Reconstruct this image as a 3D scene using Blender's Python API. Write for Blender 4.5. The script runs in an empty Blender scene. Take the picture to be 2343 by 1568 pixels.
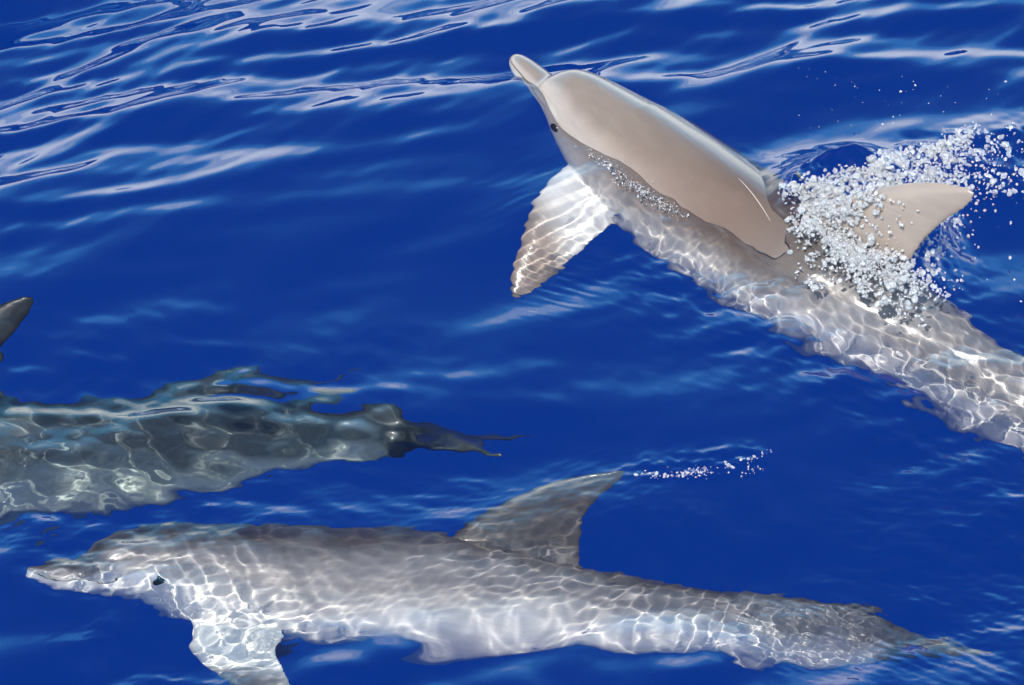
import bpy, math
import numpy as np
from mathutils import Vector

rng = np.random.default_rng(11)
scene = bpy.context.scene
COL = scene.collection
RAD = math.radians

# one Blender unit is 10 cm (K units to the metre)
K = 10.0
scene.unit_settings.system = 'METRIC'
scene.unit_settings.scale_length = 1.0 / K

# ---------------------------------------------------------------- camera
CAM_H, PITCH, HALF = 5.16, RAD(35.0), math.tan(RAD(8.0))
cam = bpy.data.cameras.new("camera")
cam.sensor_width = 36.0
cam.lens = 18.0 / HALF
cam.clip_start, cam.clip_end = 1.0, 40000.0
cam_o = bpy.data.objects.new("camera", cam)
COL.objects.link(cam_o)
cam_o.location = (0, 0, CAM_H * K)
cam_o.rotation_euler = (math.pi / 2 - PITCH, 0, 0)
scene.camera = cam_o

# ---------------------------------------------------------------- sky, sun, exposure
SUN_EL, SUN_AZ = RAD(58), RAD(205)          # azimuth clockwise from +Y
world = bpy.data.worlds.new("World")
scene.world = world
world.use_nodes = True
wn = world.node_tree.nodes
sky = wn.new("ShaderNodeTexSky")
sky.sky_type = 'NISHITA'
sky.sun_disc = False
sky.sun_elevation = SUN_EL
sky.sun_rotation = SUN_AZ
sky.air_density, sky.dust_density, sky.ozone_density = 1.0, 1.5, 0.6
wn["Background"].inputs["Strength"].default_value = 0.11


def clouds():
    """thin fair-weather cloud over the whole dome, denser towards the horizon"""
    L = world.node_tree.links.new

    def m(op, a, b=0.0):
        nd = wn.new("ShaderNodeMath")
        nd.operation = op
        nd.use_clamp = op == 'DIVIDE'
        for i, v in enumerate((a, b)):
            if isinstance(v, bpy.types.NodeSocket):
                L(v, nd.inputs[i])
            else:
                nd.inputs[i].default_value = v
        return nd.outputs[0]
    tc = wn.new("ShaderNodeTexCoord")
    sp = wn.new("ShaderNodeSeparateXYZ")
    L(tc.outputs["Generated"], sp.inputs[0])
    z = m('MAXIMUM', sp.outputs[2], 0.0)
    den = m('ADD', z, 0.18)
    cb = wn.new("ShaderNodeCombineXYZ")
    q = wn.new("ShaderNodeMath")
    for i in (0, 1):
        nd = wn.new("ShaderNodeMath")
        nd.operation = 'DIVIDE'
        L(sp.outputs[i], nd.inputs[0])
        L(den, nd.inputs[1])
        L(nd.outputs[0], cb.inputs[i])
    no = wn.new("ShaderNodeTexNoise")
    no.inputs["Scale"].default_value = 1.6
    no.inputs["Detail"].default_value = 7.0
    no.inputs["Roughness"].default_value = 0.55
    L(cb.outputs[0], no.inputs["Vector"])
    # cloud stands low over the sea and thins out upwards to a clear sky
    low = m('MULTIPLY', m('SUBTRACT', 0.61, z), 2.3)
    f = m('DIVIDE', m('SUBTRACT', m('ADD', m('MULTIPLY', no.outputs["Fac"], 1.1), low), 0.58), 1.15)
    f = m('POWER', f, 1.25)
    rp = wn.new("ShaderNodeValToRGB")           # blue air paling to white cloud
    el = rp.color_ramp.elements
    el.new(0.5)
    for e_, (p_, c_) in zip(el, ((0.0, (.03, .24, .52, 1)), (0.50, (.13, .50, .88, 1)), (0.92, (.86, .96, 1, 1)))):
        e_.position, e_.color = p_, c_
    L(f, rp.inputs[0])
    sc_ = wn.new("ShaderNodeMix")
    sc_.data_type, sc_.blend_type = 'RGBA', 'MULTIPLY'
    sc_.inputs[0].default_value = 1.0
    L(rp.outputs[0], sc_.inputs[6])
    sc_.inputs[7].default_value = (16.0, 16.0, 16.0, 1)
    mx = wn.new("ShaderNodeMix")
    mx.data_type = 'RGBA'
    L(m('DIVIDE', f, 0.5), mx.inputs[0])
    L(sky.outputs[0], mx.inputs[6])
    L(sc_.outputs[2], mx.inputs[7])
    L(mx.outputs[2], wn["Background"].inputs["Color"])


clouds()

sun = bpy.data.lights.new("sun", 'SUN')
sun.energy, sun.angle, sun.color = 4.0, RAD(0.5), (1.0, 0.95, 0.88)
sun.cycles.is_caustics_light = True
sun_o = bpy.data.objects.new("sun", sun)
COL.objects.link(sun_o)
sdir = Vector((math.sin(SUN_AZ) * math.cos(SUN_EL), math.cos(SUN_AZ) * math.cos(SUN_EL), math.sin(SUN_EL)))
sun_o.rotation_euler = sdir.to_track_quat('Z', 'Y').to_euler()
sun_o.location = sdir * 300

scene.view_settings.view_transform = 'Standard'
scene.view_settings.look = 'None'
scene.view_settings.gamma = 1.0
scene.view_settings.exposure = 0.6
cy = scene.cycles
cy.use_denoising = True
cy.max_bounces, cy.diffuse_bounces, cy.glossy_bounces, cy.transmission_bounces = 10, 2, 4, 8
cy.volume_bounces = 0
cy.caustics_refractive = True
cy.caustics_reflective = True
cy.sample_clamp_indirect = 12.0
cy.blur_glossy = 0.3


# ---------------------------------------------------------------- helpers
IOR = 1.333
FWD = np.array([0, math.cos(PITCH), -math.sin(PITCH)])
UPV = np.array([0, math.sin(PITCH), math.cos(PITCH)])


def unproj(px, py, z):
    """Picture point (2342 x 1568 grid) to the world at height z, bent at the water when z < 0."""
    d = FWD + np.array([1.0, 0, 0]) * ((px - 1171) / 1171 * HALF) + UPV * ((784 - py) / 1171 * HALF)
    d = d / np.linalg.norm(d)
    o = np.array([0, 0, CAM_H])
    if z >= 0:
        return o + d * ((z - CAM_H) / d[2])
    p = o + d * (-CAM_H / d[2])
    r = 1 / IOR
    c = -d[2]
    t = r * d + (r * c - math.sqrt(1 - r * r * (1 - c * c))) * np.array([0, 0, 1.0])
    return p + t * (z / t[2])


def sstep(a, b, x):
    t = np.clip((x - a) / (b - a), 0, 1)
    return t * t * (3 - 2 * t)


def pchip(xs, ys, x):
    xs, ys = np.asarray(xs, float), np.asarray(ys, float)
    h = np.diff(xs)
    dl = np.diff(ys) / h
    m = np.zeros_like(ys)
    m[0], m[-1] = dl[0], dl[-1]
    for i in range(1, len(xs) - 1):
        if dl[i - 1] * dl[i] > 0:
            w1, w2 = 2 * h[i] + h[i - 1], h[i] + 2 * h[i - 1]
            m[i] = (w1 + w2) / (w1 / dl[i - 1] + w2 / dl[i])
    k = np.clip(np.searchsorted(xs, x) - 1, 0, len(xs) - 2)
    t = (x - xs[k]) / h[k]
    tc = np.clip(t, 0, 1)
    v = ((1 + 2 * tc) * (1 - tc) ** 2 * ys[k] + tc * (1 - tc) ** 2 * h[k] * m[k]
         + tc * tc * (3 - 2 * tc) * ys[k + 1] + tc * tc * (tc - 1) * h[k] * m[k + 1])
    return v + np.where(t > 1, (x - xs[-1]) * m[-1], 0) + np.where(t < 0, (x - xs[0]) * m[0], 0)


def nspline(xs, ys):
    """natural cubic spline, linear beyond the ends"""
    xs, ys = np.asarray(xs, float), np.asarray(ys, float)
    n = len(xs)
    h = np.diff(xs)
    A = np.zeros((n, n))
    b = np.zeros((n,) + ys.shape[1:])
    A[0, 0] = A[-1, -1] = 1
    for i in range(1, n - 1):
        A[i, i - 1], A[i, i], A[i, i + 1] = h[i - 1], 2 * (h[i - 1] + h[i]), h[i]
        b[i] = 6 * ((ys[i + 1] - ys[i]) / h[i] - (ys[i] - ys[i - 1]) / h[i - 1])
    M = np.linalg.solve(A, b)

    def f(x):
        x = np.asarray(x, float)
        k = np.clip(np.searchsorted(xs, x) - 1, 0, n - 2)
        xc = np.clip(x, xs[0], xs[-1])
        sh = (-1,) + (1,) * (ys.ndim - 1)
        a = (xs[k + 1] - xc).reshape(sh)
        c = (xc - xs[k]).reshape(sh)
        hk = h[k].reshape(sh)
        v = (M[k] * a ** 3 + M[k + 1] * c ** 3) / (6 * hk) + (ys[k] / hk - M[k] * hk / 6) * a + (ys[k + 1] / hk - M[k + 1] * hk / 6) * c
        s0 = (ys[1] - ys[0]) / h[0] - h[0] * (2 * M[0] + M[1]) / 6
        s1 = (ys[-1] - ys[-2]) / h[-1] + h[-1] * (M[-2] + 2 * M[-1]) / 6
        v = v + np.minimum(x - xs[0], 0).reshape(sh) * s0 + np.maximum(x - xs[-1], 0).reshape(sh) * s1
        return v
    return f


def mesh_from(name, verts, quads, smooth=True):
    me = bpy.data.meshes.new(name)
    verts = np.ascontiguousarray(verts, np.float32)
    quads = np.ascontiguousarray(quads, np.int32)
    k = quads.shape[1]
    me.vertices.add(len(verts))
    me.vertices.foreach_set("co", verts.ravel())
    me.loops.add(quads.size)
    me.loops.foreach_set("vertex_index", quads.ravel())
    me.polygons.add(len(quads))
    me.polygons.foreach_set("loop_start", np.arange(0, quads.size, k, dtype=np.int32))
    me.polygons.foreach_set("loop_total", np.full(len(quads), k, dtype=np.int32))
    me.polygons.foreach_set("use_smooth", np.full(len(quads), smooth, dtype=bool))
    me.update(calc_edges=True)
    return me


def add(name, me, mat=None, parent=None):
    o = bpy.data.objects.new(name, me)
    COL.objects.link(o)
    if mat:
        me.materials.append(mat)
    o.parent = parent
    if parent is None:
        o.scale = (K, K, K)
    return o


class N:
    """small node-tree writer"""
    def __init__(self, name):
        self.m = bpy.data.materials.new(name)
        self.m.use_nodes = True
        self.t = self.m.node_tree
        self.t.nodes.clear()
        self.out = self.t.nodes.new("ShaderNodeOutputMaterial")

    def n(self, kind, props=None, **inp):
        nd = self.t.nodes.new("ShaderNode" + kind)
        for k, v in (props or {}).items():
            setattr(nd, k, v)
        for k, v in inp.items():
            self.set(nd, k.replace("_", " "), v)
        return nd

    def set(self, nd, key, v):
        s = nd.inputs[int(key)] if key.strip().isdigit() else nd.inputs[key]
        if isinstance(v, bpy.types.NodeSocket):
            self.t.links.new(v, s)
        else:
            s.default_value = v

    def math(self, op, a, b=0.0):
        nd = self.t.nodes.new("ShaderNodeMath")
        nd.operation = op
        self.set(nd, "0", a)
        self.set(nd, "1", b)
        return nd.outputs[0]

    def mix(self, f, a, b, blend='MIX'):
        nd = self.t.nodes.new("ShaderNodeMix")
        nd.data_type = 'RGBA'
        nd.blend_type = blend
        self.set(nd, "0", f)
        self.set(nd, "6", a)
        self.set(nd, "7", b)
        return nd.outputs[2]

    def ramp(self, f, stops):
        nd = self.t.nodes.new("ShaderNodeValToRGB")
        e = nd.color_ramp.elements
        while len(e) < len(stops):
            e.new(0.5)
        for el, (p, c) in zip(e, stops):
            el.position = p
            el.color = c if len(c) == 4 else (*c, 1)
        self.set(nd, "0", f)
        return nd.outputs[0]


# ---------------------------------------------------------------- water materials
w = N("sea_water")
g = w.n("BsdfGlass", IOR=IOR, Roughness=0.02, Color=(1, 1, 1, 1))
w.t.links.new(g.outputs[0], w.out.inputs["Surface"])
M_WATER = w.m

w = N("deep_blue")
d = w.n("BsdfDiffuse", Color=(0.0, 0.070, 0.40, 1))
w.t.links.new(d.outputs[0], w.out.inputs["Surface"])
M_DEEP = w.m

# ---------------------------------------------------------------- the sea surface
def wob(X, Y, seed, lam, ang, spread, n, slope):
    """sum of n drifting wave trains about one wavelength and heading"""
    r = np.random.default_rng(seed)
    H = np.zeros_like(X)
    for i in range(n):
        l = lam * math.exp(r.uniform(-0.45, 0.45))
        a = RAD(ang + r.uniform(-spread, spread))
        k = 2 * math.pi / l
        kx, ky = k * math.cos(a), k * math.sin(a)
        q = 2 * math.pi / (l * r.uniform(2.5, 4.5))
        a2 = r.uniform(0, 6.28)
        warp = 0.9 * np.sin(q * (X * math.cos(a2) + Y * math.sin(a2)) + r.uniform(0, 6.28))
        H += (slope / k) * np.sin(kx * X + ky * Y + r.uniform(0, 6.28) + warp)
    return H / math.sqrt(n)


def patch(X, Y, px, py, rx, ry, pw=1.0):
    """soft blob (1 at its centre) on the water about a picture point; radii in metres"""
    c = unproj(px, py, 0)
    q = ((X - c[0]) / rx) ** 2 + ((Y - c[1]) / ry) ** 2
    return np.exp(-q ** pw)


def sea_height(X, Y):
    # fade of the short waves where the sheet gets coarse
    near = sstep(4.0, 2.2, np.abs(X)) * sstep(4.9, 5.6, Y) * sstep(11.2, 9.9, Y)
    mid = sstep(30, 6, np.abs(X)) * sstep(30, 14, Y) * sstep(-8, 3, Y)
    # long swell whose crest runs across the upper part of the view
    cr = np.array([unproj(*p, 0)[:2] for p in ((-300, 560), (0, 470), (600, 290), (1100, 150), (1550, 80), (2000, 95), (2342, 110), (2700, 120))])
    s = 0.92 * (Y - pchip(cr[:, 0], cr[:, 1], np.clip(X, -2.0, 2.0)))      # distance beyond the crest
    s = s + 0.05 * np.sin(X * 2.3 + 0.4) + 0.04 * np.sin(X * 5.1 + Y)
    top = sstep(-0.75, 0.25, s)
    H = -mid * 0.105 * (1 - np.cos(2 * math.pi * np.clip(s + .08, 0, 11.2) / 2.8))
    H += mid * wob(X, Y, 3, 0.95, 112, 22, 5, 0.085)
    H += near * (0.48 + 0.52 * top) * wob(X, Y, 5, 0.42, 117, 24, 7, 0.20)
    H += near * (0.26 + 0.74 * top) * wob(X, Y, 8, 0.19, 117, 28, 8, 0.17)
    H += near * (0.08 + 0.55 * top) * wob(X, Y, 9, 0.085, 114, 36, 8, 0.10)
    # rough water over the swimming animals
    low = sstep(7.1, 6.55, Y)
    amp = 0.12 + 1.0 * sstep(-.35, .45, np.sin(2.1 * X + 1.3 * Y) * np.sin(1.7 * X - 2.6 * Y + 1) + .35 * np.sin(5.3 * X + 2 * Y))
    amp = amp * (1 - .8 * patch(X, Y, 720, 1260, .38, .16)) * (1 - .6 * patch(X, Y, 1280, 1130, .15, .2))
    H += near * low * wob(X, Y, 21, 0.30, 95, 60, 7, 0.07)
    H += near * low * wob(X, Y, 22, 0.14, 70, 70, 8, 0.07)
    H += near * low * amp * wob(X, Y, 23, 0.06, 60, 80, 8, 0.068)
    H += near * low * amp * wob(X, Y, 24, 0.030, 120, 40, 7, 0.07)
    H += near * sstep(6.45, 6.2, Y) * wob(X, Y, 25, 0.22, 100, 35, 7, 0.11)
    deep = np.minimum(patch(X, Y, 380, 1000, .85, .45) + patch(X, Y, 0, 1020, .5, .5), 1)
    H += near * deep * (wob(X, Y, 26, 0.27, 90, 70, 7, 0.045) + wob(X, Y, 27, 0.12, 90, 90, 7, 0.12) + wob(X, Y, 28, .055, 20, 70, 7, .055))
    # disturbed water along the flank and tail of the surfacing animal
    tail = sum(patch(X, Y, px, py, .26, .40) for px, py in ((1560, 560), (1800, 650), (2050, 800), (2280, 950)))
    tail = np.minimum(tail, 1)
    H += tail * (wob(X, Y, 31, 0.14, 40, 90, 7, 0.12) + wob(X, Y, 32, 0.055, 40, 90, 9, 0.11) + wob(X, Y, 33, 0.026, 30, 50, 7, 0.06))
    # fine parallel ripples
    for px, py, rx, ry, lam, ang, sl in ((1560, 1230, .22, .45, .034, 150, .05), (1980, 1420, .32, .22, .026, 55, .10), (2200, 1480, .2, .25, .024, 40, .12),
                                         (1350, 1120, .18, .22, .030, 120, .05), (1700, 560, .3, .2, .026, 120, .06), (420, 1300, .22, .3, .04, 30, .06),
                                         (2300, 1200, .4, .5, .03, 70, .05), (1250, 480, .16, .25, .03, 140, .06), (1260, 620, .12, .2, .028, 60, .10)):
        H += patch(X, Y, px, py, rx, ry) * wob(X, Y, int(px + py), lam, ang, 14, 3, sl)
    # churned water heaped round the fin
    ch = np.minimum(sum(patch(X, Y, px, py, r, r * 1.5) for px, py, r in ((1850, 480, .10), (1930, 560, .12), (2040, 610, .12), (1960, 450, .10), (2090, 540, .10), (2010, 510, .11))), 1)
    H += ch * (.075 + wob(X, Y, 41, .13, 0, 180, 8, .26) + wob(X, Y, 42, .06, 0, 180, 10, .30) + wob(X, Y, 43, .034, 0, 180, 10, .22))
    wk = np.minimum(sum(patch(X, Y, px, py, r, r * 1.3) for px, py, r in ((2080, 370, .07), (2180, 345, .08), (2290, 360, .10), (2400, 380, .16), (2260, 440, .06))), 1)
    H += wk * (.010 + wob(X, Y, 44, .12, 0, 180, 8, .16) + wob(X, Y, 45, .05, 0, 180, 9, .15))
    sp = np.minimum(sum(patch(X, Y, px, py, .05, .06) for px, py in ((1480, 1085), (1560, 1075), (1630, 1065), (1700, 1055))), 1)
    H += sp * (.006 + wob(X, Y, 46, .07, 0, 180, 8, .16) + wob(X, Y, 47, .034, 0, 180, 9, .18))
    return H


def spaced(lo, hi, step, far_lo, far_hi, grow=1.22):
    core = np.arange(lo, hi + step, step)
    up, s, x = [], step, core[-1]
    while x < far_hi:
        s *= grow
        x += s
        up.append(x)
    dn, s, x = [], step, core[0]
    while x > far_lo:
        s *= grow
        x -= s
        dn.append(x)
    return np.concatenate([dn[::-1], core, up])


def build_sea():
    xs = spaced(-1.75, 1.75, 0.0045, -900, 900)
    ys = spaced(5.75, 9.75, 0.0055, -300, 1800)
    X, Y = np.meshgrid(xs, ys)
    H = sea_height(X, Y)
    V = np.stack([X, Y, H], -1).reshape(-1, 3)
    nx, ny = len(xs), len(ys)
    i = np.arange(nx * ny).reshape(ny, nx)
    Q = np.stack([i[:-1, :-1], i[:-1, 1:], i[1:, 1:], i[1:, :-1]], -1).reshape(-1, 4)
    o = add("sea", mesh_from("sea", V, Q), M_WATER)
    o["kind"] = "structure"
    o.cycles.is_caustics_caster = True
    return o


build_sea()
R = 1900.0
f = mesh_from("deep_water", [(-R, -R, -7), (R, -R, -7), (R, R, -7), (-R, R, -7)], [(0, 1, 2, 3)], False)
o = add("deep_water", f, M_DEEP)
o["kind"] = "structure"

# ---------------------------------------------------------------- dolphins
PX = [0, .003, .010, .025, .045, .060, .067, .074, .088, .108, .135, .18, .23, .30, .38, .46, .54, .62, .70, .78, .86, .92, .97, 1.0]
PT = [-.004, .002, .006, .009, .011, .0125, .016, .029, .043, .051, .056, .062, .068, .074, .077, .076, .070, .060, .048, .036, .026, .019, .012, .004]
PB = [-.006, -.011, -.0155, -.0195, -.023, -.025, -.0265, -.028, -.031, -.036, -.046, -.059, -.069, -.077, -.079, -.075, -.066, -.056, -.045, -.035, -.026, -.019, -.012, -.004]
PW = [.001, .007, .0115, .016, .019, .022, .0245, .028, .034, .043, .051, .061, .068, .073, .074, .070, .061, .049, .037, .026, .017, .012, .009, .004]


def rings_mesh(rings):
    """closed tube from a list of equal rings"""
    n = len(rings[0])
    V = np.concatenate(rings)
    Q = []
    for r in range(len(rings) - 1):
        for k in range(n):
            Q.append((r * n + k, r * n + (k + 1) % n, (r + 1) * n + (k + 1) % n, (r + 1) * n + k))
    c0, c1 = len(V), len(V) + 1
    V = np.vstack([V, rings[0].mean(0), rings[-1].mean(0)])
    T = []
    for k in range(n):
        T.append((c0, (k + 1) % n, k))
        e = (len(rings) - 1) * n
        T.append((c1, e + k, e + (k + 1) % n))
    return V, [tuple(q) for q in Q] + T


def foil(lead, trail, thick, normal, n=28):
    """one fin section: closed ring round a chord"""
    a = np.linspace(0, 2 * math.pi, n, endpoint=False)
    u = 0.5 - 0.5 * np.cos(a)
    th = np.sign(np.sin(a)) * np.abs(np.sin(a)) ** 0.9 * (1.25 - 0.75 * u)
    return lead[None] + (trail - lead)[None] * u[:, None] + normal[None] * (th * thick * 0.5)[:, None]


def canonical():
    """one dolphin, beak tip at x = 0, fluke notch at x = 1, back up: a single skin"""
    parts = []
    x = np.unique(np.concatenate([np.linspace(0, .1, 60), np.linspace(.1, 1.0, 150)]))
    tp, bt, hw = pchip(PX, PT, x), pchip(PX, PB, x), pchip(PX, PW, x)
    a = np.linspace(0, 2 * math.pi, 56, endpoint=False)
    rings = []
    for i in range(len(x)):
        c, s = np.cos(a), np.sin(a)
        e = 0.92
        y = hw[i] * np.sign(c) * np.abs(c) ** e
        zc = (tp[i] + bt[i]) / 2 - (tp[i] - bt[i]) * 0.02
        z = np.where(s > 0, zc + (tp[i] - zc) * np.abs(s) ** e, zc - (zc - bt[i]) * np.abs(s) ** e)
        rings.append(np.stack([np.full_like(a, x[i]), y, z], -1))
    parts.append(rings_mesh(rings))
    # dorsal fin
    sec = []
    for s in np.linspace(-.45, 1, 26):
        sp = max(s, 0)
        le = pchip([-.45, 0, .25, .5, .8, .93, 1.0], [.40, .437, .468, .500, .546, .575, .606], np.array([s]))[0]
        tr = pchip([-.45, 0, .2, .4, .7, .9, 1.0], [.60, .583, .578, .582, .598, .614, .616], np.array([s]))[0]
        th = 0.020 * (1 - sp) ** 0.8 + 0.0055 + (0.020 * (-s / .45) ** 1.5 if s < 0 else 0)
        z = .066 + s * .118
        sec.append(foil(np.array([le, 0, z]), np.array([tr, 0, z]), th, np.array([0, 1.0, 0])))
    parts.append(rings_mesh(sec))
    # flippers
    for sd in (-1, 1):
        sec = []
        out = np.array([0.05, sd * .80, -.57])
        out /= np.linalg.norm(out)
        nrm = np.array([.05, sd * -.57, -.80])
        nrm -= out * nrm.dot(out)
        nrm /= np.linalg.norm(nrm)
        for s in np.linspace(-.25, 1, 24):
            sp = max(s, 0)
            ln = .150
            c = np.array([.236, sd * .052, -.048]) + out * s * ln
            ch = pchip([-.25, 0, .25, .5, .75, .92, 1.0], [.105, .092, .086, .078, .060, .036, .008], np.array([s]))[0]
            back = .050 * sp ** 1.7 + .012 * sp
            th = .017 * (1 - sp) ** .7 + .0055
            sec.append(foil(c + np.array([back - ch * .5, 0, 0]), c + np.array([back + ch * .5, 0, 0]), th, nrm))
        parts.append(rings_mesh(sec))
    # flukes
    for sd in (-1, 1):
        sec = []
        for s in np.linspace(-.06, 1, 26):
            sp = max(s, 0)
            le = pchip([-.06, 0, .2, .5, .8, .95, 1.0], [.915, .922, .945, .975, 1.007, 1.03, 1.046], np.array([s]))[0]
            tr = pchip([-.06, 0, .08, .3, .6, .9, 1.0], [1.0, 1.0, 1.012, 1.022, 1.030, 1.044, 1.050], np.array([s]))[0]
            th = .017 * (1 - sp) ** .8 + .0055
            p = np.array([0, sd * s * .128, 0])
            sec.append(foil(p + np.array([le, 0, 0]), p + np.array([tr, 0, 0]), th, np.array([0, 0, 1.0])))
        parts.append(rings_mesh(sec))
    V, F, off = [], [], 0
    for v, q in parts:
        V.append(v)
        F += [tuple(k + off for k in p) for p in q]
        off += len(v)
    me = bpy.data.meshes.new("raw")
    me.from_pydata(np.vstack(V).tolist(), [], F)
    o = bpy.data.objects.new("raw", me)
    COL.objects.link(o)
    md = o.modifiers.new("r", 'REMESH')
    md.mode, md.voxel_size = 'VOXEL', 0.0022
    md = o.modifiers.new("s", 'SMOOTH')
    md.factor, md.iterations = 0.5, 6
    dg = bpy.context.evaluated_depsgraph_get()
    em = bpy.data.meshes.new_from_object(o.evaluated_get(dg))
    n = len(em.vertices)
    v = np.empty(n * 3, np.float32)
    em.vertices.foreach_get("co", v)
    lt = np.empty(len(em.polygons), np.int32)
    em.polygons.foreach_get("loop_total", lt)
    li = np.empty(len(em.loops), np.int32)
    em.loops.foreach_get("vertex_index", li)
    assert (lt == 4).all()
    bpy.data.objects.remove(o)
    return v.reshape(-1, 3).astype(float), li.reshape(-1, 4)


CV, CQ = canonical()


def skin(name, back, flank, belly, rough, shift=0.0, brown=0.0, head=0.0):
    s = N(name)
    cape = s.n("Attribute", {"attribute_name": "cape"}).outputs["Fac"]
    tc = s.n("Attribute", {"attribute_name": "rest"}).outputs["Vector"]
    n1 = s.n("TexNoise", Vector=tc, Scale=9.0, Detail=6.0, Roughness=0.6).outputs["Fac"]
    st = s.n("Mapping", Vector=tc, Scale=(6.0, 40.0, 40.0)).outputs[0]
    n2 = s.n("TexNoise", Vector=st, Scale=2.0, Detail=5.0, Roughness=0.65).outputs["Fac"]
    f = s.math('ADD', cape, s.math('MULTIPLY', s.math('SUBTRACT', n1, 0.5), 0.30))
    f = s.math('ADD', f, s.math('MULTIPLY', s.math('SUBTRACT', n2, 0.5), 0.16))
    if shift:                                    # pale flank from the flippers back, plain grey head
        sx = s.n("MapRange", Value=s.n("SeparateXYZ", Vector=tc).outputs[0])
        s.set(sx, "From Min", 0.2)
        s.set(sx, "From Max", 0.42)
        s.set(sx, "To Min", head)
        s.set(sx, "To Max", shift)
        f = s.math('SUBTRACT', f, sx.outputs[0])
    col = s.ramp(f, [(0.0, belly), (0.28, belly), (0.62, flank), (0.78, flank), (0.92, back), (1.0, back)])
    col = s.mix(1.0, col, s.ramp(n2, [(0.25, (.86, .86, .86)), (0.75, (1.08, 1.08, 1.08))]), 'MULTIPLY')
    if brown:
        rx = s.n("SeparateXYZ", Vector=tc).outputs[0]
        bf = s.n("MapRange", Value=s.math('ADD', rx, s.math('MULTIPLY', s.math('SUBTRACT', n1, 0.5), 0.12)))
        s.set(bf, "From Min", 0.14)
        s.set(bf, "From Max", 0.40)
        top = s.n("MapRange", Value=cape)
        s.set(top, "From Min", 0.55)
        s.set(top, "From Max", 0.8)
        nf = s.n("MapRange", Value=s.n("SeparateXYZ", Vector=tc).outputs[2])
        s.set(nf, "From Min", 0.078)
        s.set(nf, "From Max", 0.10)
        s.set(nf, "To Min", 1.0)
        s.set(nf, "To Max", 0.0)
        tl = s.n("MapRange", Value=rx)
        s.set(tl, "From Min", 0.46)
        s.set(tl, "From Max", 0.60)
        s.set(tl, "To Min", 1.0)
        s.set(tl, "To Max", 0.0)
        ff = s.math('MULTIPLY', s.math('MULTIPLY', bf.outputs[0], top.outputs[0]), brown)
        ff = s.math('MULTIPLY', s.math('MULTIPLY', nf.outputs[0], tl.outputs[0]), ff)
        col = s.mix(ff, col, (.095, .062, .046, 1))
        tg = s.n("MapRange", Value=rx)                # the tail stock is plain grey
        s.set(tg, "From Min", 0.40)
        s.set(tg, "From Max", 0.58)
        s.set(tg, "To Min", 1.0)
        s.set(tg, "To Max", 0.25)
        sat = s.math('MAXIMUM', tg.outputs[0], s.math('SUBTRACT', 1.0, nf.outputs[0]))
        hs = s.n("HueSaturation", Saturation=sat, Color=col)
        col = hs.outputs[0]
    b = s.n("BsdfPrincipled", Base_Color=col, Roughness=rough, IOR=1.4)
    bm = s.n("Bump", Height=s.math('ADD', n2, s.math('MULTIPLY', n1, 0.6)), Strength=0.12, Distance=0.15)
    s.set(b, "Normal", bm.outputs[0])
    s.set(b, "Coat Weight", 0.3)
    s.set(b, "Coat Roughness", 0.08)
    s.t.links.new(b.outputs[0], s.out.inputs["Surface"])
    return s.m


e = N("dark_eye")
b = e.n("BsdfPrincipled", Base_Color=(.012, .010, .009, 1), Roughness=0.12)
e.t.links.new(b.outputs[0], e.out.inputs["Surface"])
M_EYE = e.m


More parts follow.
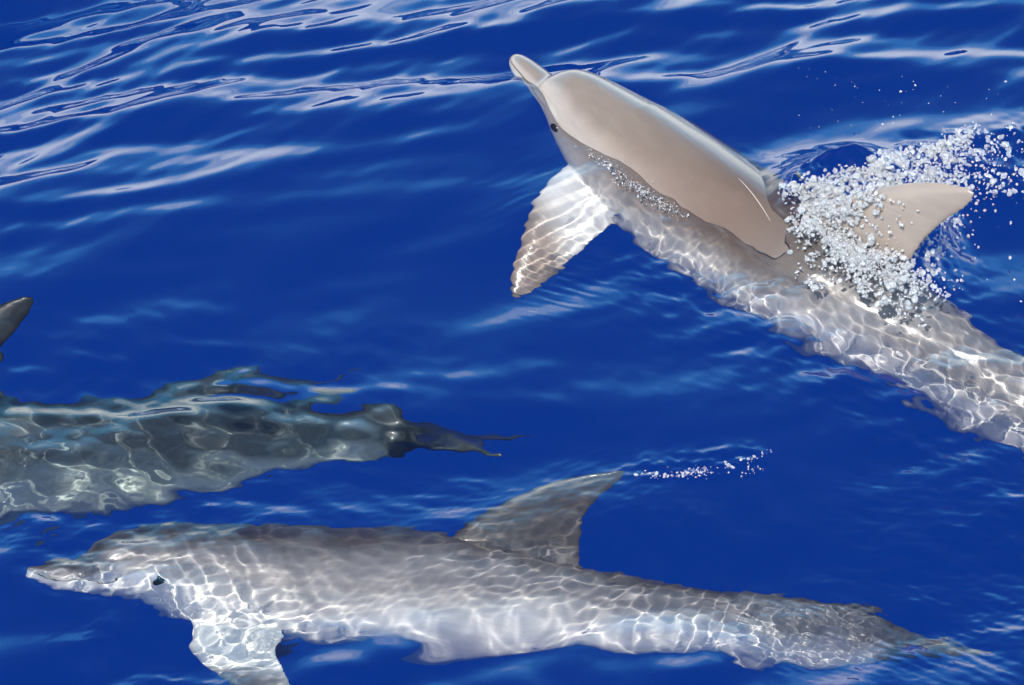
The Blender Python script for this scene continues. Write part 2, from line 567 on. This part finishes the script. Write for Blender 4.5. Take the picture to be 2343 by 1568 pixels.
def dolphin(label, mat, L, ts, pts, rolls, girth=None):
    """pts: picture points of the spine with heights; rolls in degrees (back leaning away from the camera)"""
    W = np.array([unproj(*p) for p in pts])
    seg = np.linalg.norm(np.diff(W, axis=0), axis=1) / np.diff(ts)
    print(label[:20], "length per unit t", np.round(seg, 2))
    C = nspline(ts, W)
    Rl = nspline(ts, np.radians(np.array(rolls, float)))
    gs, gv = girth or ([0, 1], [1, 1])
    org = C(np.array([0.45]))[0]

    def frame(t):
        t = np.asarray(t, float)
        T = C(t + 1e-3) - C(t - 1e-3)
        T /= np.linalg.norm(T, axis=1, keepdims=True)
        S0 = np.cross(np.array([0, 0, 1.0]), T)
        S0 /= np.linalg.norm(S0, axis=1, keepdims=True)
        U0 = np.cross(T, S0)
        r = Rl(t)[:, None]
        U = U0 * np.cos(r) + S0 * np.sin(r)
        return C(t), np.cross(U, T), U

    def bend(v):
        c, S, U = frame(v[:, 0])
        gi = (L * np.interp(v[:, 0], gs, gv))[:, None]
        return c + S * (v[:, 1:2] * gi) + U * (v[:, 2:3] * gi) - org

    root = bpy.data.objects.new("dolphin", None)
    COL.objects.link(root)
    root.location = org * K
    root.scale = (K, K, K)
    root["label"], root["category"], root["group"] = label, "dolphin", "dolphins swimming together"
    me = mesh_from("body", bend(CV), CQ)
    x = np.clip(CV[:, 0], 0, 1)
    tp, bt = pchip(PX, PT, x), pchip(PX, PB, x)
    cape = np.clip((CV[:, 2] - bt) / (tp - bt + 1e-4), 0, 1)
    fl = sstep(.90, .95, CV[:, 0])                       # flukes: grey all over
    cape = cape * (1 - fl) + 0.85 * fl
    fp = sstep(0.90, 1.9, np.abs(CV[:, 1]) / (pchip(PX, PW, x) + .004)) * (1 - fl) * (CV[:, 0] < .45)
    cape = cape * (1 - fp) + 0.66 * fp
    at = me.attributes.new("cape", 'FLOAT', 'POINT')
    at.data.foreach_set("value", cape.astype(np.float32))
    at = me.attributes.new("rest", 'FLOAT_VECTOR', 'POINT')
    at.data.foreach_set("vector", CV.astype(np.float32).ravel())
    body = add("body", me, mat, root)
    body.cycles.is_caustics_receiver = True
    # eyes
    a = np.linspace(0, 2 * math.pi, 20, endpoint=False)
    for sd in (-1, 1):
        rings = []
        for p in np.linspace(-1.5, 1.5, 9):
            rr = math.cos(p)
            rings.append(np.stack([.1345 + .0085 * rr * np.cos(a), np.full_like(a, sd * (.0475 + .004 * math.sin(p))), -.014 + .0055 * rr * np.sin(a)], -1))
        v, q = rings_mesh(rings)
        em = bpy.data.meshes.new("eye")
        em.from_pydata(bend(v).tolist(), [], q)
        for p in em.polygons:
            p.use_smooth = True
        eo = add("eye", em, M_EYE, root)
        eo.cycles.is_caustics_receiver = True
    # mouth lines along the beak and the blowhole
    for sd in (-1, 1):
        mx_ = np.linspace(.004, .103, 26)
        mz = pchip([0, .05, .085, .103], [-.005, -.007, -.011, -.008], mx_)
        tube("mouth_line", np.stack([mx_, sd * side(mx_, mz), mz], -1), .0007, bend, M_CREASE, root)
    u = np.linspace(-1, 1, 12)
    bx = .122 - .004 * u ** 2
    tube("blowhole", np.stack([bx, u * .009, pchip(PX, PT, bx) - .0016 * u ** 2 - .0006], -1), .0014, bend, M_CREASE, root)
    return root, bend


def side(x, z):
    """half width of the body at station x and height z"""
    tp, bt, hw = pchip(PX, PT, x), pchip(PX, PB, x), pchip(PX, PW, x)
    zc = (tp + bt) / 2 - (tp - bt) * 0.02
    q = np.where(z > zc, (z - zc) / (tp - zc), (zc - z) / (zc - bt))
    return hw * (1 - np.clip(q, 0, 1) ** (2 / .92)) ** (.92 / 2)


def tube(name, path, rad, bend, mat, root):
    a = np.linspace(0, 2 * math.pi, 8, endpoint=False)
    d = np.gradient(path, axis=0)
    d /= np.linalg.norm(d, axis=1, keepdims=True)
    rings = []
    for i, (p, t) in enumerate(zip(path, d)):
        n1 = np.cross(t, [0, 0, 1.0])
        if np.linalg.norm(n1) < .1:
            n1 = np.cross(t, [0, 1.0, 0])
        n1 /= np.linalg.norm(n1)
        n2 = np.cross(t, n1)
        r = rad * math.sin(math.pi * (i + .6) / (len(path) + .2)) ** .5
        rings.append(p + r * (np.cos(a)[:, None] * n1 + np.sin(a)[:, None] * n2))
    v, q = rings_mesh(rings)
    me = bpy.data.meshes.new(name)
    me.from_pydata(bend(v).tolist(), [], q)
    for p in me.polygons:
        p.use_smooth = True
    o = add(name, me, mat, root)
    o.cycles.is_caustics_receiver = True
    return o


def plain(name, col, rough):
    e = N(name)
    b = e.n("BsdfPrincipled", Base_Color=(*col, 1), Roughness=rough)
    e.t.links.new(b.outputs[0], e.out.inputs["Surface"])
    return e.m


M_CREASE = plain("dark_crease", (.085, .07, .062), .4)
M_SCAR = plain("pale_scar", (.42, .37, .32), .4)

SK_WARM = skin("wet_warm_grey_skin", (.18, .148, .125), (.275, .225, .19), (.66, .65, .62), 0.22, 0.20, 0.85, -0.14)
SK_GREY = skin("grey_skin", (.065, .058, .056), (.175, .172, .178), (.80, .80, .74), 0.4, 0.09, 0.0, 0.04)
SK_DEEP = skin("depth_dimmed_skin", (.014, .018, .020), (.050, .068, .070), (.40, .48, .43), 0.4)  # dimming and greenish tint of the deeper water put into the pigment

D1, BEND1 = dolphin(
    "beige grey dolphin breaking the surface with its bare back and dorsal fin in foam", SK_WARM, 2.5,
    [0, .07, .13, .22, .33, .43, .53, .64, .74, .95],
    [(1176, 124, .0), (1265, 203, -.012), (1335, 262, -.045), (1455, 350, -.10), (1608, 465, -.145), (1760, 578, -.18), (1920, 684, -.20),
     (2130, 810, -.24), (2342, 945, -.27), (2750, 1200, -.36)],
    [30, 30, 30, 24, 17, 14, 14, 14, 14, 14], ([0, .1, .2, .5, .65, .8, 1], [.95, .95, 1.08, 1.12, 1.2, 1.3, 1.2]))
u = np.linspace(0, 1, 24)
ga = np.radians(90 + 10 + 12 * u ** 1.6)
gx = .362 + .072 * u
gz = (pchip(PX, PT, gx) + pchip(PX, PB, gx)) / 2 - .003
gz = gz + (pchip(PX, PT, gx) - gz) * np.sin(ga) ** .92
tube("scar", np.stack([gx, -side(gx, gz), gz], -1), .00042, BEND1, M_SCAR, D1)
D2, BEND2 = dolphin(
    "pale grey dolphin in full profile just under the surface, caustic light on its flank", SK_GREY, 2.25,
    [0, .065, .14, .22, .35, .45, .57, .70, .83, .93, 1.0],
    [(52, 1306, -.16), (190, 1312, -.18), (350, 1300, -.22), (520, 1320, -.26), (800, 1345, -.30), (1020, 1360, -.32), (1280, 1380, -.34),
     (1560, 1415, -.36), (1850, 1455, -.38), (2050, 1480, -.39), (2160, 1495, -.40)],
    [40, 40, 40, 40, 40, 40, 40, 40, 44, 50, 54], ([0, .6, .75, .9, 1], [1, 1.02, 1.25, 2.2, 1.4]))
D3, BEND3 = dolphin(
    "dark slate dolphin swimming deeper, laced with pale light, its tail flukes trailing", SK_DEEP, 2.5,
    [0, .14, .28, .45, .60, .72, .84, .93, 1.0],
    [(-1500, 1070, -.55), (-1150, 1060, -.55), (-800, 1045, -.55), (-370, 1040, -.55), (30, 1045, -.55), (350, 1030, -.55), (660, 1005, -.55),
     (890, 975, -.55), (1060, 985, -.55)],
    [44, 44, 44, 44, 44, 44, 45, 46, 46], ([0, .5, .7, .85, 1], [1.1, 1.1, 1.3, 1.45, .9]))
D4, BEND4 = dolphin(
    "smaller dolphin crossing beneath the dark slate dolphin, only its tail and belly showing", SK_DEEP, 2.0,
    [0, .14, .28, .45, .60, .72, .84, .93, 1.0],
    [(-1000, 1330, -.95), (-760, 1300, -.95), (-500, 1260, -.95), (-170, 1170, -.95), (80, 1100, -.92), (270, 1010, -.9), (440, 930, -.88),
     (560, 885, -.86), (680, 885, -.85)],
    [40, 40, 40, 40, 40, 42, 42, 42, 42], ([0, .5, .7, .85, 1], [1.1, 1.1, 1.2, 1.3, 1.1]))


# ---------------------------------------------------------------- foam, spray
def ico():
    p = (1 + 5 ** .5) / 2
    v = [(-1, p, 0), (1, p, 0), (-1, -p, 0), (1, -p, 0), (0, -1, p), (0, 1, p), (0, -1, -p), (0, 1, -p), (p, 0, -1), (p, 0, 1), (-p, 0, -1), (-p, 0, 1)]
    f = [(0, 11, 5), (0, 5, 1), (0, 1, 7), (0, 7, 10), (0, 10, 11), (1, 5, 9), (5, 11, 4), (11, 10, 2), (10, 7, 6), (7, 1, 8), (3, 9, 4), (3, 4, 2),
         (3, 2, 6), (3, 6, 8), (3, 8, 9), (4, 9, 5), (2, 4, 11), (6, 2, 10), (8, 6, 7), (9, 8, 1)]
    v = [np.array(q) / np.linalg.norm(q) for q in v]
    g, cache = [], {}

    def midp(i, j):
        k = (min(i, j), max(i, j))
        if k not in cache:
            q = v[i] + v[j]
            v.append(q / np.linalg.norm(q))
            cache[k] = len(v) - 1
        return cache[k]
    for a, b, c in f:
        x, y, z = midp(a, b), midp(b, c), midp(c, a)
        g += [(a, x, z), (b, y, x), (c, z, y), (x, y, z)]
    return np.array(v), np.array(g)


IV, IF = ico()
w = N("foam_water")
gl = w.n("BsdfGlass", IOR=1.3, Roughness=0.06, Color=(1, 1, 1, 1))
df = w.n("BsdfPrincipled", Base_Color=(.82, .84, .86, 1), Roughness=0.15)
mx = w.n("MixShader")
mx.inputs[0].default_value = 0.24
w.t.links.new(gl.outputs[0], mx.inputs[1])
w.t.links.new(df.outputs[0], mx.inputs[2])
w.t.links.new(mx.outputs[0], w.out.inputs["Surface"])
M_FOAM = w.m


# height of the surfacing animal's back, so that foam can lie on it
bv = BEND1(CV) + np.array(D1.location) / K
GX0, GY0, GS = bv[:, 0].min(), bv[:, 1].min(), 0.012
gi = ((bv[:, 0] - GX0) / GS).astype(int)
gj = ((bv[:, 1] - GY0) / GS).astype(int)
BACK = np.full((gi.max() + 1, gj.max() + 1), -9.0)
np.maximum.at(BACK, (gi, gj), bv[:, 2])


def ground(x, y):
    h = sea_height(x, y)
    i = ((x - GX0) / GS).astype(int)
    j = ((y - GY0) / GS).astype(int)
    ok = (i >= 0) & (j >= 0) & (i < BACK.shape[0]) & (j < BACK.shape[1])
    b = np.where(ok, BACK[np.clip(i, 0, BACK.shape[0] - 1), np.clip(j, 0, BACK.shape[1] - 1)], -9)
    return np.where((b < h + .14), np.maximum(h, b), h)


def spray(name, label, items):
    """items: rows of picture x, y, height above the water, radius in metres"""
    it = np.array(items, float)
    z = it[:, 2].copy()
    for _ in range(5):
        P = np.array([unproj(a, b, max(c, 0)) for (a, b), c in zip(it[:, :2], z)])
        z = ground(P[:, 0], P[:, 1]) + it[:, 2]
    P[:, 2] = z
    n = len(it)
    sc = it[:, 3][:, None] * np.exp(rng.normal(0, .28, (n, 3)))
    rot = np.linalg.qr(rng.normal(0, 1, (n, 3, 3)))[0]
    rot *= np.sign(np.linalg.det(rot))[:, None, None]
    lump = 1 + .15 * np.sin(IV[None] @ rng.normal(0, 2.2, (n, 3, 1)) + rng.uniform(0, 6, (n, 1, 1)))
    V = (P[:, None] + (IV[None] * lump * sc[:, None]) @ rot).reshape(-1, 3)
    F = (IF[None] + (np.arange(n) * len(IV))[:, None, None]).reshape(-1, 3)
    o = add(name, mesh_from(name, V, F), M_FOAM)
    o["kind"], o["label"], o["category"] = "stuff", label, "foam"
    return o


def clump(it, n):
    """gather scattered drops into ragged clumps"""
    c = it[rng.integers(0, len(it), n)]
    k = rng.integers(0, n, len(it))
    p = it.copy()
    f = rng.uniform(.25, 1.0, len(it))[:, None] ** .6
    p[:, :2] = it[:, :2] * (1 - f) + (c[k, :2] + rng.normal(0, 4, (len(it), 2))) * f
    d = np.linalg.norm(p[:, :2] - c[k, :2], axis=1)
    p[:, 2] += .010 * np.exp(-d / 6) * rng.uniform(0, 1, len(it))
    return p


def blob(cx, cy, rx, ry, n, hi, rad, ang=0.0):
    a = RAD(ang)
    u, v = rng.normal(0, .5, n) * rx, rng.normal(0, .5, n) * ry
    h = np.abs(rng.normal(0, 1, n)) * hi
    r = .82 * rad * np.exp(rng.normal(0, .5, n))
    return np.stack([cx + u * math.cos(a) - v * math.sin(a), cy + u * math.sin(a) + v * math.cos(a), h, r], -1)


def streak(pts, n, wid, hi, rad):
    pts = np.array(pts, float)
    t = rng.uniform(0, len(pts) - 1.001, n)
    k = t.astype(int)
    p = pts[k] + (pts[k + 1] - pts[k]) * (t - k)[:, None] + rng.normal(0, wid, (n, 2)) * [1, .6]
    return np.column_stack([p, np.abs(rng.normal(0, 1, n)) * hi, rad * np.exp(rng.normal(0, .45, n))])


spray("fin_foam", "white bubbling foam piled round the dorsal fin of the surfacing dolphin", clump(np.vstack([
    streak([(1785, 415), (1800, 470), (1815, 535)], 260, 9, .004, .0035),
    streak([(1800, 410), (1900, 400), (1990, 370), (2060, 350), (2140, 340), (2200, 315), (2232, 290)], 1100, 9, .008, .0035),
    streak([(2000, 380), (2100, 385), (2230, 400), (2342, 450)], 260, 14, .004, .0030),
    blob(1870, 450, 80, 45, 1300, .010, .0035), blob(1900, 520, 90, 60, 1600, .008, .0032), blob(1960, 590, 120, 70, 1700, .006, .0030), blob(1980, 500, 90, 50, 900, .010, .0028), blob(2080, 560, 60, 60, 500, .006, .0028),
    blob(2060, 650, 120, 70, 900, .004, .0028, 30), blob(2290, 360, 110, 90, 520, .006, .0030), blob(2310, 450, 80, 60, 160, .004, .0030)]), 420))
spray("flank_bubbles", "fine bubbles along the waterline of the surfacing dolphin's flank", clump(np.vstack([
    streak([(1385, 372), (1425, 410), (1470, 440), (1530, 478), (1585, 500)], 420, 11, .001, .0010),
    streak([(1300, 318), (1330, 340), (1370, 365)], 90, 4, .002, .0012)]), 90))
spray("fin_splash", "small glinting splash left on the water behind the submerged dolphin's fin tip", np.vstack([
    streak([(1455, 1082), (1510, 1090), (1570, 1085), (1620, 1072), (1690, 1060), (1765, 1030)], 90, 7, .002, .0016),
    blob(1590, 1080, 60, 14, 50, .002, .0016), blob(1725, 1075, 30, 12, 25, .002, .0017)]))
drops = np.array([(2060, 210, .18, .0028), (2300, 187, .22, .0028), (2268, 262, .10, .0028), (2093, 197, .18, .0018), (2043, 268, .12, .0022), (2042, 282, .1, .0018),
                  (2018, 292, .1, .0022), (2185, 235, .1, .0014), (2138, 138, .2, .0014), (1910, 196, .1, .0012), (1846, 176, .1, .0012), (2310, 590, .02, .004),
                  (2320, 640, .02, .003), (2230, 560, .02, .0022), (2312, 510, .02, .003), (1870, 345, .05, .002), (2258, 640, .02, .002), (2335, 690, .02, .003)])
ex = np.column_stack([rng.uniform(1820, 2340, 70), rng.uniform(150, 400, 70), rng.uniform(.02, .2, 70), rng.uniform(.0006, .0014, 70)])
items = np.vstack([drops, ex])
spray("flying_spray", "scattered water drops thrown up over the sea near the dorsal fin", items)
